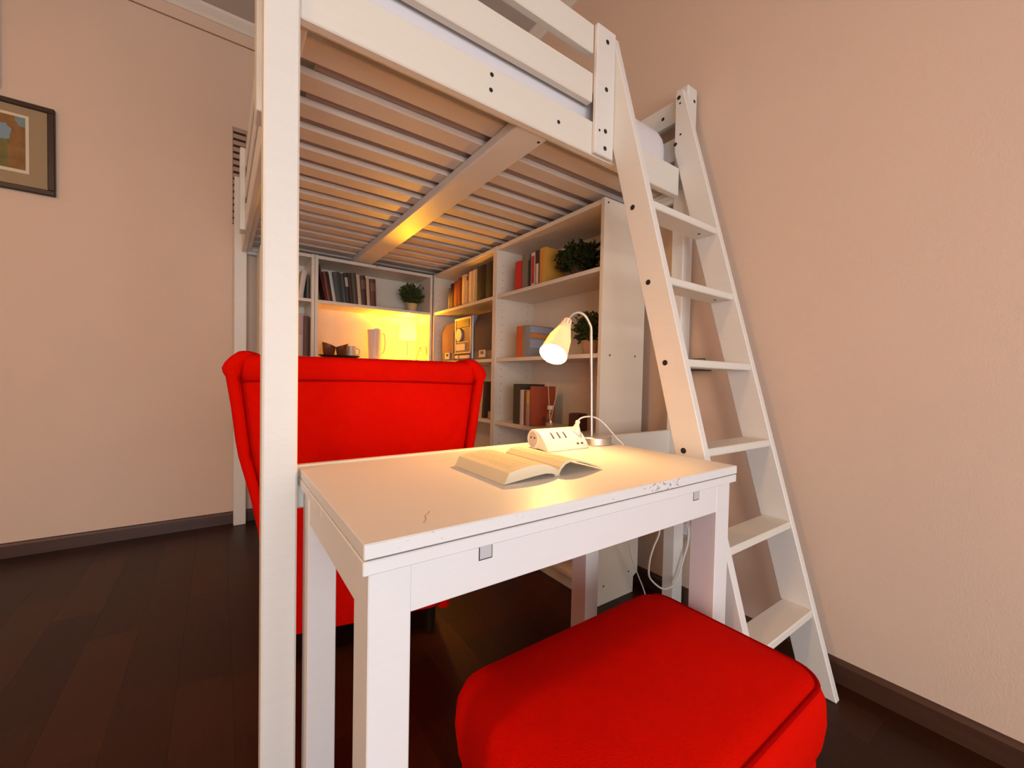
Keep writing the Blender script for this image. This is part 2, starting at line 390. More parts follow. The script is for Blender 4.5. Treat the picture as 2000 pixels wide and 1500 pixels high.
box('apron', .137, .905, .010, .030, .634, .7025, M_TABLE, tb, .001)
box('apron', .083, .103, -.390, -.034, .634, .7025, M_TABLE, tb, .001); box('apron', .943, .963, -.390, -.034, .634, .7025, M_TABLE, tb, .001)
M_RUN = mat('grey_runner_end', (.55, .52, .53), .6)
for x in (.2415, .805):
    box('runner_gap', x-.001, x+.0225, -.4548, -.4536, .677, .7025, M_BLACK, ap, 0)
    box('runner_end', x+.0005, x+.021, -.4552, -.4545, .6787, .7025, M_RUN, ap, 0)

sc = tube([(.190, -.392, TZ), (.184, -.400, TZ), (.176, -.408, TZ), (.170, -.424, TZ), (.162, -.434, TZ)], .0009, 5, smooth=2)
for v in sc.verts: v.co.z = TZ + (v.co.z-TZ)*.3
obj('scratch', sc, mat('scratch_brown', (.45, .30, .25), .8), tb)
# ================================================================== BOOKCASES
M_HOLE = mat('pin_hole', (.12, .09, .07), .8)
TH = .0185
def bookcase(label, x0, x1, y0, y1, h, tops, face, holes=True):
    """face '-x' or '-y' is the open side"""
    c = thing('bookcase', label, 'bookcase', ((x0+x1)/2, (y0+y1)/2, 0), group='white bookcases under the loft bed')
    if face == '-x':
        def pan(y): return prism([(x0, .0), (x1-.03, .0), (x1-.03, .07), (x1, .085), (x1, h), (x0, h)], 'y', y, y+TH, .0008)
        for y in (y0, y1-TH): obj('side_panel', pan(y), M_MEL, c)
        box('top_panel', x0+.002, x1, y0+TH, y1-TH, h-.022, h-.002, M_MEL, c, .0008)
        for z in tops: box('shelf', x0+.004, x1-.008, y0+TH, y1-TH, z-TH, z, M_MEL, c, .0008)
        box('plinth', x0+.025, x0+.043, y0+TH, y1-TH, 0, tops[-1]-TH, M_MEL, c, .0008)
        box('back_panel', x1-.008, x1-.003, y0+TH, y1-TH, tops[-1], h-.022, M_MEL, c, 0)
        if holes:
            hb = bmesh.new()
            for k in range(34):
                z = .2+k*.042
                if any(abs(z-t+.009) < .02 for t in tops): continue
                for xx in (x0+.04, x1-.05):
                    lathe([(.0026, 0), (.0026, .0005)], (xx, y1-TH-.0003, z), 6, (0, -1, 0), bm=hb)
            tag(obj('pin_holes', hb, M_HOLE, c), kind='stuff')
    else:
        def pan(x): return prism([(y0, 0), (y1-.03, 0), (y1-.03, .07), (y1, .085), (y1, h), (y0, h)], 'x', x, x+TH, .0008)
        for x in (x0, x1-TH): obj('side_panel', pan(x), M_MEL, c)
        box('top_panel', x0+TH, x1-TH, y0+.002, y1, h-.022, h-.002, M_MEL, c, .0008)
        for z in tops: box('shelf', x0+TH, x1-TH, y0+.004, y1-.008, z-TH, z, M_MEL, c, .0008)
        box('plinth', x0+TH, x1-TH, y0+.025, y0+.043, 0, tops[-1]-TH, M_MEL, c, .0008)
        box('back_panel', x0+TH, x1-TH, y1-.008, y1-.003, tops[-1], h-.022, M_MEL, c, 0)
    return c
SX, SB, BH = 1.2, 1.475, 1.69
TOPS = (1.4145, 1.058, .703, .39, .085)
b1 = bookcase('white open bookcase nearest the ladder, holding the red and grey books', SX, SB, .194, 1.004, BH, TOPS, '-x')
b2 = bookcase('white open bookcase holding the hi-fi, in the middle of the L-shaped row', SX, SB, 1.006, 1.830, BH, TOPS, '-x')
b3 = bookcase('white open bookcase along the back wall, lit yellow by the small table lamp', .411, 1.198, 1.836, 2.112, BH, TOPS, '-y')
b4 = bookcase('narrow white bookcase partly hidden behind the front left bed post', .118, .409, 1.836, 2.112, BH, TOPS, '-y')
for x, z in ((1.222, 1.672), (1.253, 1.051), (1.416, 1.054), (1.251, .078), (1.412, .100)): bolt((x, .194, z), (0, -1, 0), .004, b1)

# ------------------------------------------------------------------ books
BM = {}
def bmat(col):
    k = 'book_cover_%d_%d_%d' % tuple(int(c*255) for c in col)
    return mat(k, col, .55, bump=.05, bscale=80, var=.05, vscale=30)
def book(label, loc, rz, t, h, d, col, lean=0, band=None, group='books on the shelves', bandz=(.55, .85), pages=None):
    a = R(lean); z = loc[2] + (t*math.sin(a) if a > 0 else 0)
    b = thing('book', label, 'book', (loc[0], loc[1], z+.0004), (0, a, rz), group)
    cb = bmesh.new(); ct = min(.0022, t*.15)
    boxbm(0, ct, 0, d, 0, h, .0004, bm=cb); boxbm(t-ct, t, 0, d, 0, h, .0004, bm=cb)
    # rounded spine
    n = 5; sp = [(ct + (t-2*ct)*i/n, -.0035*math.sin(math.pi*i/n)) for i in range(n+1)] + [(t-ct, .0018), (ct, .0018)]
    q = prism(sp, 'z', 0, h); me = bpy.data.meshes.new('t'); q.to_mesh(me); q.free(); cb.from_mesh(me); bpy.data.meshes.remove(me)
    obj('cover', cb, bmat(col), b, local=True)
    obj('pages', boxbm(ct+.0001, t-ct-.0001, .0019, d-.003, .0025, h-.0025, 0), pages or M_PAGE, b, local=True)
    if band:
        e = .004; z0, z1 = h*bandz[0], h*bandz[1]
        sb = [(ct + (t-2*ct)*(.08+.84*i/n), -.0035*math.sin(math.pi*(.08+.84*i/n))-.0004) for i in range(n+1)]
        sb += [(x, y+.0008) for x, y in sb[::-1]]
        obj('spine_label', prism(sb, 'z', z0, z1), bmat(band), b, local=True)
    return b
Y0 = 1.858; Z1 = 1.4145; Z2 = 1.058; Z3 = .703
GB = 'books on the back bookcase'
for lab, x, t, h, lean, col, band in (
    ('thin dark red book leaning steeply against the panel, leftmost in the dark row', .4770, .012, .225, -12, (.10, .012, .012), None),
    ('thin rust red book with cream foot label leaning in the dark row', .4900, .018, .185, -10.5, (.20, .045, .025), None),
    ('black book with a pale grey neighbour leaning in the dark row', .5085, .012, .188, -10, (.015, .013, .012), None),
    ('pale grey white book leaning between dark books', .5210, .019, .183, -9, (.55, .50, .46), None),
    ('thick dark green grey book in the middle of the dark row', .5405, .045, .192, -7.5, (.045, .045, .035), None),
    ('slim slate blue book in the dark row', .5860, .018, .190, -7, (.06, .075, .09), None),
    ('black book with a white lettered spine panel', .6045, .026, .196, -6.5, (.022, .018, .018), (.42, .36, .30)),
    ('dark maroon brown book beside the olive book', .6310, .016, .200, -6, (.075, .028, .018), None),
    ('tall dark olive book in the dark row', .6475, .031, .205, -5.5, (.075, .055, .030), None),
    ('slim cream book beside the tall olive book', .6790, .021, .188, -5, (.60, .47, .30), None),
    ('dark chocolate book with a reddish spine mark', .7005, .035, .196, -4.5, (.070, .020, .014), (.18, .08, .06)),
    ('slim pale pinkish cream book near the right end of the dark row', .7360, .020, .188, -3.5, (.62, .45, .30), None),
    ('brown book standing at the right end of the dark row', .7570, .040, .183, -2.5, (.12, .040, .018), (.22, .09, .04))):
    book(lab, (x, Y0, Z1), 0, t, h, .125, col, lean, band, GB)
GR = 'books above the hi-fi'
x = 1.228
for lab, y, t, h, col, band in (
    ('slim grey book at the far left end above the hi-fi', 1.640, .030, .150, (.28, .22, .14), None),
    ('dark brown book left of the orange book above the hi-fi', 1.608, .052, .172, (.075, .030, .015), None),
    ('burnt orange book above the hi-fi', 1.553, .055, .178, (.36, .085, .020), None),
    ('dark red book next to the burnt orange book above the hi-fi', 1.496, .050, .192, (.17, .020, .012), None),
    ('cream book with speckled spine above the hi-fi', 1.443, .055, .200, (.62, .47, .28), None),
    ('tan book with dark red head and foot marks above the hi-fi', 1.386, .034, .190, (.55, .33, .17), (.24, .05, .03)),
    ('pale cream book pair left of the black books above the hi-fi', 1.350, .052, .204, (.68, .52, .32), None),
    ('slim tan book touching the black books above the hi-fi', 1.296, .045, .206, (.60, .42, .24), None),
    ('first of two black books at the right end above the hi-fi', 1.249, .100, .214, (.008, .004, .004), None),
    ('last black book beside the panel above the hi-fi', 1.146, .112, .216, (.007, .004, .004), None)):
    book(lab, (x, y, Z1), R(-90), t, h, .13, col, 0, band, GR, bandz=(.82, .97))
GT = 'books beside the dark plant on the top shelf'
for lab, y, t, h, col, band in (
    ('bright red book at the left end of the top shelf', .846, .054, .156, (.62, .022, .016), None),
    ('thick grey brown book beside the bright red book', .786, .052, .184, (.20, .16, .12), None),
    ('slim black book between the grey book and the red-white book', .732, .022, .140, (.02, .016, .016), None),
    ('white book with a red spine panel on the top shelf', .708, .032, .172, (.66, .50, .44), (.45, .02, .02)),
    ('dark book with a pale lower spine on the top shelf', .674, .032, .176, (.05, .022, .03), (.60, .48, .40)),
    ('tall yellow orange book touching the dark plant', .640, .048, .178, (.62, .30, .045), None)):
    book(lab, (x, y, Z1), R(-90), t, h, .13, col, 0, band, GT, bandz=(.05, .62) if 'pale lower' in lab else (.1, .9))
GM = 'books on the shelf behind the desk lamp'
book('orange book standing upright behind the desk lamp', (x, .822, Z2), R(-90), .050, .166, .12, (.62, .10, .018), 0, None, GM)
gb = book('grey hardback with an orange band on its cover behind the desk lamp', (x, .771, Z2), R(-90), .054, .166, .17, (.25, .235, .225), 0, None, GM)
M_OB = bmat((.72, .20, .03)); M_LB = bmat((.33, .34, .42))
for nm, y0, y1, z0, z1, m_ in (('cover_band', .012, .16, .104, .122, M_OB), ('cover_panel', .012, .16, .130, .160, M_LB), ('cover_panel', .012, .12, .05, .092, M_LB)):
    box(nm, .0540, .0546, y0, y1, z0, z1, m_, gb, 0, local=True)
GL = 'books beside the reed diffuser'
for lab, y, t, h, d, col, band in (
    ('tall dark green book at the left of the diffuser shelf', .846, .060, .214, .17, (.055, .045, .028), None),
    ('white paperback between the dark green and red books', .784, .034, .184, .12, (.64, .55, .48), None),
    ('slim dark maroon book beside the white paperback', .749, .014, .182, .12, (.16, .03, .02), None),
    ('slim pale brown book with a yellow head label', .734, .034, .184, .12, (.42, .27, .18), (.70, .36, .06)),
    ('big rust red hardback right behind the reed diffuser', .699, .026, .205, .15, (.42, .075, .028), None)):
    book(lab, (x+.004, y, Z3), R(-90), t, h, d, col, 0, band, GL, bandz=(.62, .95))
GN = 'books in the narrow bookcase'
book('white book leaning beside a dark one in the narrow bookcase', (.318, Y0, Z1), 0, .028, .172, .12, (.62, .53, .47), 8, None, GN)
book('dark grey book upright behind the leaning white book', (.368, Y0+.01, Z1), 0, .014, .15, .12, (.12, .10, .10), 0, None, GN)
book('tall pinkish white binder in the narrow bookcase', (.310, Y0, Z2), 0, .040, .262, .14, (.52, .36, .36), 0, (.62, .50, .47), GN, bandz=(.02, .5))
book('brown binder at the right of the pinkish white binder', (.352, Y0+.006, Z2), 0, .030, .25, .14, (.13, .055, .035), 0, None, GN)
book('dark brown book leaning beside the chair on the lower hi-fi shelf', (x+.01, 1.185, Z3), R(-90), .03, .22, .13, (.06, .035, .02), 5, None, 'things on the lower hi-fi shelf')
book('tan book lying low behind the red armchair', (x+.01, 1.112, Z3), R(-90), .070, .045, .13, (.38, .28, .17), 0, None, 'things on the lower hi-fi shelf')

# ------------------------------------------------------------------ plants
def plant(label, c, rx, ry, rz, zc, nleaf, lm, pot_col, seed):
    rnd = random.Random(seed)
    p = thing('potted_plant', label, 'plant', c, group='leafy plants on the bookcases')
    obj('pot', lathe([(.030, 0), (.036, .03), (.040, .062), (.043, .064), (.043, .072), (.038, .072), (.036, .06)], c, 18), mat('pot_%s' % seed, pot_col, .6), p, smooth=40)
    st = bmesh.new(); lf = bmesh.new(); c = Vector(c)
    for i in range(nleaf//9):
        while True:
            q = Vector((rnd.uniform(-1, 1), rnd.uniform(-1, 1), rnd.uniform(-.85, 1)))
            if .35 < q.length < 1: break
        tip = c + Vector((q.x*rx, q.y*ry, zc + q.z*rz)); base = c + Vector((q.x*.015, q.y*.015, .065))
        mid = (tip+base)/2 + Vector((0, 0, .02)); pts = [base, mid, tip]
        tube(pts, .0012, 4, bm=st)
        for k in range(9):
            t = .45+.6*k/9; b_ = base.lerp(mid, t*2) if t < .5 else mid.lerp(tip, (t-.5)*2)
            d = Vector((rnd.uniform(-1, 1), rnd.uniform(-1, 1), rnd.uniform(-.3, 1))).normalized(); l = rnd.uniform(.014, .022)
            s = d.cross(Vector((rnd.uniform(-1, 1), rnd.uniform(-1, 1), rnd.uniform(-1, 1)))).normalized()*l*.36
            n_ = d.cross(s).normalized()*l*.12
            v = [lf.verts.new(x_) for x_ in (b_, b_+d*l*.5+s+n_, b_+d*l, b_+d*l*.5-s+n_)]
            lf.faces.new(v[:3]); lf.faces.new((v[0], v[2], v[3]))
    obj('stems', st, mat('plant_stem', (.07, .05, .02), .8), p)
    tag(obj('foliage', lf, lm, p), kind='stuff')
plant('olive leafy plant above the small glowing lamp', (1.095, 1.975, Z1), .105, .085, .085, .145, 1500, M_LEAF2, (.62, .45, .22), 11)
plant('dark bushy plant at the right of the top shelf books', (1.318, .455, Z1), .10, .140, .082, .105, 2900, M_LEAF, (.07, .035, .02), 12)
plant('green leafy plant half hidden by the desk lamp neck', (1.345, .395, Z2), .08, .095, .088, .125, 1900, M_LEAF2, (.62, .36, .20), 13)

# ------------------------------------------------------------------ hi-fi
M_HB = mat('hifi_body', (.17, .13, .12), .45); M_HS = mat('hifi_silver', (.50, .46, .42), .3, metal=.6); M_HG = mat('speaker_cloth', (.075, .052, .048), .85, bump=.2, bscale=500)
hf = thing('hifi_system', 'silver and dark mini hi-fi tower between two speakers', 'stereo', (1.33, 1.415, Z2), group=None)
hx = 1.232
box('body', hx+.004, hx+.2, 1.305, 1.535, Z2+.001, Z2+.285, M_HB, hf, .006, 2)
obj('front_panel', boxbm(hx-.004, hx+.006, 1.312, 1.528, Z2+.045, Z2+.28, .004, 2), mat('hifi_face', (.085, .062, .055), .3), hf)
for y0, y1, z0, z1 in ((1.515, 1.528, Z2+.045, Z2+.28), (1.312, 1.322, Z2+.045, Z2+.28), (1.322, 1.515, Z2+.266, Z2+.28), (1.322, 1.515, Z2+.045, Z2+.054)): box('face_trim', hx-.0075, hx-.002, y0, y1, z0, z1, M_HS, hf, .0015)
box('display', hx-.0062, hx-.003, 1.335, 1.508, Z2+.215, Z2+.26, M_DPL, hf, .002)
box('tuner_strip', hx-.0065, hx-.003, 1.34, 1.508, Z2+.118, Z2+.124, M_HS, hf, .001)
obj('volume_dial', lathe([(.046, 0), (.046, .008), (.040, .012), (.030, .012)], (hx-.003, 1.462, Z2+.168), 28, (-1, 0, 0)), M_HS, hf, smooth=30)
box('cassette_door', hx-.008, hx-.003, 1.385, 1.512, Z2+.064, Z2+.110, mat('hifi_pale', (.66, .60, .52), .35, metal=.3), hf, .003)
box('chrome_edge', hx-.008, hx+.03, 1.288, 1.304, Z2+.005, Z2+.285, mat('hifi_blue_grey', (.33, .35, .38), .35, metal=.4), hf, .005, 2)
for y0, y1 in ((1.475, 1.525), (1.33, 1.46)): box('button_strip', hx-.007, hx+.004, y0, y1, Z2+.012, Z2+.034, mat('hifi_pale', (.66, .60, .52)), hf, .002)
def speaker(label, y0, y1, h, col):
    s = thing('speaker', label, 'speaker', (1.32, (y0+y1)/2, Z2), group='hi-fi speakers')
    a = [(hx+.002, 0), (hx+.002, h*.75), (hx+.03, h), (hx+.19, h), (hx+.19, 0)]
    obj('cabinet', prism([(p_, Z2+.001+z) for p_, z in a], 'y', y0, y1, .005), M_HB, s)
    obj('grille', prism([(p_, Z2+z) for p_, z in ((hx-.003, .055), (hx-.003, h*.74), (hx+.026, h*.985), (hx+.029, h*.985), (hx+.004, h*.74), (hx+.004, .055))], 'y', y0+.008, y1-.008, 0), mat('grille_'+label[:5], col, .8, bump=.2, bscale=500), s)
    yc = (y0+y1)/2
    bd = box('badge', hx-.008, hx+.003, yc-.035, yc+.035, Z2+.012, Z2+.058, mat('hifi_pale', (.66, .60, .52)), s, .003)
    box('badge_window', hx-.009, hx-.006, yc-.02, yc+.012, Z2+.032, Z2+.05, M_DPL, bd, .001)
speaker('taupe speaker at the left of the hi-fi tower', 1.545, 1.735, .268, (.36, .22, .14))
speaker('dark speaker at the right of the hi-fi tower', 1.066, 1.283, .29, (.085, .06, .06))

# ------------------------------------------------------------------ back shelf: tray, bowls, mug, pitcher, lamp, wire stand
tr = thing('tray', 'dark oval tray carrying two brown bowls and a mug', 'tray', (.578, 1.915, Z2))
M_TRAY = mat('dark_tray', (.03, .014, .010), .3)
def oval(rx_, ry_, z, n=28): return [(.578+rx_*math.cos(2*math.pi*i/n), 1.915+ry_*math.sin(2*math.pi*i/n), z) for i in range(n)]
obj('plate', loft([oval(.085, .045, Z2+.0006), oval(.115, .060, Z2+.006), oval(.137, .070, Z2+.018), oval(.134, .067, Z2+.018), oval(.112, .057, Z2+.009)]), M_TRAY, tr, smooth=40)
M_BOWL = mat('brown_glazed_bowl', (.16, .055, .03), .18, var=.75, vscale=28)
for lab, px, tilt in (('brown glazed bowl at the left of the tray, its rim sloping down to the right', .508, .10), ('brown glazed bowl in the middle of the tray, its rim sloping down to the left', .590, -.10)):
    bw = thing('bowl', lab, 'bowl', (px, 1.905, Z2+.0095), group='brown bowls on the tray')
    prof = [(.024, 0), (.032, .012), (.038, .04), (.041, .075), (.038, .075), (.034, .04), (.026, .014)]
    b = lathe(prof, (px, 1.905, Z2+.0095), 24)
    for v in b.verts:
        if v.co.z > Z2+.05: v.co.z += (v.co.x-px)*(-3.5*tilt)
    obj('bowl_body', b, M_BOWL, bw, smooth=40)
mg = thing('mug', 'cream white mug with a round handle on the tray', 'mug', (.651, 1.93, Z2+.0095))
M_CER = mat('cream_ceramic', (.82, .74, .62), .25)
obj('mug_body', lathe([(.024, 0), (.030, .004), (.032, .075), (.029, .075), (.027, .008)], (.651, 1.93, Z2+.0095), 24), M_CER, mg, smooth=40)
obj('handle', tube([(.680, 1.925, Z2+.072), (.700, 1.92, Z2+.066), (.705, 1.918, Z2+.047), (.698, 1.92, Z2+.030), (.680, 1.925, Z2+.024)], .0042, 8, smooth=2), M_CER, mg, smooth=True)
pc = thing('pitcher', 'tall pale pinkish white pitcher between the mug and the small lamp', 'pitcher', (.817, 1.95, Z2))
b = lathe([(.036, 0), (.040, .004), (.042, .06), (.046, .14), (.050, .208), (.047, .208), (.043, .14), (.038, .05)], (.817, 1.95, Z2+.0005), 26)
for v in b.verts:
    if v.co.z > Z2+.2 and abs(v.co.x-.817) < .02 and v.co.y < 1.95: v.co.z += .007; v.co.y -= .008
obj('pitcher_body', b, mat('pink_ceramic', (.78, .66, .62), .3), pc, smooth=40)
obj('handle', tube([(.862, 1.955, Z2+.19), (.885, 1.957, Z2+.185), (.893, 1.958, Z2+.13), (.884, 1.957, Z2+.06), (.857, 1.955, Z2+.045)], .005, 8, smooth=2), mat('pink_ceramic', (.78, .66, .62)), pc, smooth=True)

tl = thing('table_lamp', 'small glowing lamp with a white drum shade on the back bookcase', 'lamp', (1.066, 1.975, Z2))
lc = (1.066, 1.975)
obj('lamp_base', lathe([(.045, 0), (.045, .004), (.038, .010), (.008, .014), (.004, .02)], (*lc, Z2+.0005), 24), mat('lamp_metal', (.55, .50, .44), .3, metal=.8), tl, smooth=40)
obj('stem', lathe([(.0032, .015), (.0032, .182)], (*lc, Z2), 10), mat('lamp_metal', (.55, .50, .44)), tl, smooth=40)
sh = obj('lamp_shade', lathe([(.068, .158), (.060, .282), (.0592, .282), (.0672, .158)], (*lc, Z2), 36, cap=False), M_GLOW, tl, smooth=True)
obj('shade_ring', tube([(lc[0]+.0668*math.cos(R(a)), lc[1]+.0668*math.sin(R(a)), Z2+.159) for a in range(0, 360, 12)], .0014, 6, cyc=True), M_WPL, sh)
obj('light_bulb', lathe([(.008, .180), (.014, .186), (.020, .20), (.020, .212), (.012, .224), (.002, .227)], (*lc, Z2), 16), mat('lit_bulb_yellow', (1, .9, .6), .4, emit=(1, .62, .12), estr=25), tl, smooth=True)
pl_ = point('table_lamp_light', (*lc, Z2+.30), 48, (1, .40, .004), .015); pl_.parent = tl; pl_.location = Vector((*lc, Z2+.272))-wloc(tl)

ws = thing('wire_stand', 'thin dark wire stand at the right of the small lamp', 'stand', (1.13, 1.90, Z2))
M_WIRE = mat('dark_wire', (.05, .035, .02), .45, metal=.5)
obj('wire_loop', tube([(1.095, 1.885, Z2+.0024), (1.128, 1.885, Z2+.105), (1.172, 1.885, Z2+.110), (1.186, 1.885, Z2+.0024)], .0018, 6), M_WIRE, ws)
obj('wire_cross', tube([(1.128, 1.884, Z2+.102), (1.150, 1.872, Z2+.04), (1.178, 1.868, Z2+.0024)], .0018, 6), M_WIRE, ws)
obj('wire_foot', tube([(1.080, 1.895, Z2+.0024), (1.095, 1.885, Z2+.0024), (1.135, 1.888, Z2+.03), (1.186, 1.885, Z2+.0024)], .0018, 6), M_WIRE, ws)

# ------------------------------------------------------------------ reed diffuser and candle
df = thing('reed_diffuser', 'small glass reed diffuser with two reeds and a dark tag', 'diffuser', (1.262, .572, Z3))
dc = (1.262, .572)
obj('bottle', lathe([(.024, 0), (.026, .004), (.025, .045), (.017, .062), (.011, .085), (.011, .098), (.009, .098), (.009, .085), (.015, .06), (.022, .044), (.022, .008)], (*dc, Z3+.0005), 20), M_CGLASS, df, smooth=40)
obj('liquid', lathe([(.0215, .009), (.0215, .03)], (*dc, Z3), 20), mat('diffuser_oil', (.55, .34, .16), .1), df)
obj('collar', lathe([(.014, .093), (.0165, .095), (.0165, .112), (.012, .114)], (*dc, Z3), 18), mat('pale_collar', (.74, .60, .48), .5), df, smooth=40)
for e in ((.0, .022), (.02, -.038)): obj('reed', tube([(dc[0], dc[1]-e[1]*.1, Z3+.012), (dc[0]+e[0], dc[1]+e[1], Z3+.228)], .0022, 6), mat('reed_wood', (.72, .48, .26), .8), df)
obj('tag', lathe([(.0155, 0), (.0155, .0015)], (dc[0]-.029, dc[1]+.012, Z3+.044), 18, (-1, 0, .1)), mat('dark_tag', (.06, .015, .02), .6), df)
cd = thing('candle_jar', 'small brown square candle jar at the right end of the diffuser shelf', 'candle', (1.335, .452, Z3))
box('jar', 1.302, 1.368, .419, .485, Z3+.0005, Z3+.082, mat('brown_jar', (.10, .022, .014), .3), cd, .006, 2)
box('wax', 1.309, 1.361, .426, .478, Z3+.080, Z3+.0835, mat('brown_wax', (.16, .06, .035), .6), cd, .003)

# ================================================================== ARMCHAIR (seen from behind)
AR = thing('wing_armchair', 'bright red fabric wing armchair seen from behind at the table', 'armchair', (0, 0, 0), (0, 0, R(-12.4)))
ac = Vector((.326, .386, 0))
AR.location = ac
def bk(z): return .032*(1.0-z)/.88                       # outer back surface
def interp(tab, z):
    for (a, b_), (c, d) in zip(tab, tab[1:]):
        if a <= z <= c: return b_ + (d-b_)*(z-a)/(c-a)
    return tab[0][1] if z < tab[0][0] else tab[-1][1]
SEAM = [(.12, .250), (.45, .280), (.70, .338), (.93, .363), (1.0, .366)]
OUT = [(.12, .285), (.445, .309), (.575, .332), (.72, .367), (.84, .379), (.955, .396), (1.0, .376)]
secs = []
for i in range(15):
    z = .12 + (.985-.12)*i/14; h_ = interp(SEAM, z)
    secs.append([(x_, y_, z) for x_, y_, _ in rrect(-h_, h_, bk(z)+.004, bk(z)+.13, .03, 0)])
for dz, ins in ((.993, .012), (.998, .03)):
    h_ = interp(SEAM, dz)-ins; secs.append([(x_, y_, dz) for x_, y_, _ in rrect(-h_, h_, bk(dz)+.004+ins, bk(dz)+.13-ins, .03, 0)])
bkp = obj('backrest', loft(secs), M_RED, AR, smooth=50, local=True)
# top band above the seam, slightly proud
secs = []
for z, ins in ((.931, .002), (.935, 0), (.96, -.003), (.985, -.002), (.996, .008), (1.002, .03)):
    h_ = interp(SEAM, z)-.001; secs.append([(x_, y_, z) for x_, y_, _ in rrect(-h_, h_, bk(z)-.001+ins, bk(z)+.138-ins, .03, 0)])
obj('top_band', loft(secs), M_RED, AR, smooth=50, local=True)
obj('seam_piping', tube([(x_, bk(.929)+.003+.002*abs(x_), .929+.004*math.cos(x_*6)-.004) for x_ in [(-.358+.716*i/16) for i in range(17)]], .0035, 6), M_REDP, bkp, smooth=True, local=True)
FWD = [(.12, .80), (.55, .82), (.585, .81), (.61, .72), (.64, .42), (.70, .34), (.85, .28), (.94, .24), (.99, .17), (1.015, .12)]
def wing(s):
    secs = []
    zs = [.12+.46*i/8 for i in range(9)]+[.595, .61, .625, .64, .67, .70, .75, .80, .85, .90, .935]
    for z in zs:
        a, b_ = interp(SEAM, z)-.004, interp(OUT, z)
        secs.append([(s*x_, y_, z) for x_, y_, _ in rrect(a, b_, bk(z)-.012, interp(FWD, z), min(.016, (b_-a)/2-.001), 0)])
    # the rolled ear on top
    for z, a, b_, y0, y1 in ((.945, .356, .400, -.010, .24), (.96, .352, .403, -.010, .235), (.975, .345, .397, -.008, .225), (.99, .335, .386, -.004, .21), (1.001, .328, .375, .002, .19), (1.009, .331, .366, .012, .17), (1.012, .337, .357, .025, .15)):
        secs.append([(s*x_, y_, z) for x_, y_, _ in rrect(a, b_, y0, y1, min(.02, (b_-a)/2-.001), 0)])
    w_ = obj('wing', loft(secs), M_RED, AR, smooth=60, local=True)
    obj('seam_piping', tube([(s*(interp(SEAM, z)+.001), bk(z)-.001, z) for z in [.13+.82*i/18 for i in range(19)]], .0045, 6), M_REDP, w_, smooth=True, local=True)
wing(-1); wing(1)
obj('seat_base', softbox(-.27, .27, .10, .80, .12, .33, .03, .015), M_RED, AR, smooth=50, local=True)
obj('seat_cushion', softbox(-.275, .275, .20, .83, .331, .46, .06, .045), M_RED, AR, smooth=50, local=True)
obj('back_cushion', softbox(-.275, .275, .13, .235, .47, .95, .05, .045), M_RED, AR, smooth=50, local=True)
for sx in (-.23, .23):
    for sy in (.10, .74): obj('leg', lathe([(.014, 0), (.024, .119)], (sx, sy, .0005), 12), M_DARKLEG, AR, smooth=40, local=True)

# ================================================================== FOOTSTOOL
st = thing('footstool', 'square red upholstered footstool half under the white table', 'footstool', (.565, -.51, 0))
sx0, sx1, sy0, sy1 = .268, .868, -.708, -.306
secs = []
for z, ins, rr in ((.265, .016, .05), (.272, .006, .055), (.29, 0, .06), (.33, -.004, .06), (.37, -.002, .06), (.392, .006, .058), (.400, .014, .055), (.408, .045, .05), (.414, .09, .05), (.418, .14, .04), (.420, .18, .02)):
    secs.append(rrect(sx0+ins, sx1-ins, sy0+ins, sy1-ins, rr, z, 6))
cu = obj('cushion', loft(secs), M_RED, st, smooth=60)
pp = rrect(sx0+.009, sx1-.009, sy0+.009, sy1-.009, .056, .3965, 8)
obj('piping', tube(pp[24:36]+pp[:5], .0042, 6), M_REDP, cu, smooth=True)
obj('base', loft([rrect(sx0+i, sx1-i, sy0+i, sy1-i, .045, z, 5) for z, i in ((.12, .016), (.128, .010), (.25, .010), (.2645, .014))]), M_RED, st, smooth=50)
for a in (sx0+.06, sx1-.06):
    for c_ in (sy0+.06, sy1-.06): obj('leg', lathe([(.013, 0), (.022, .12)], (a, c_, .0005), 12), M_DARKLEG, st, smooth=40)

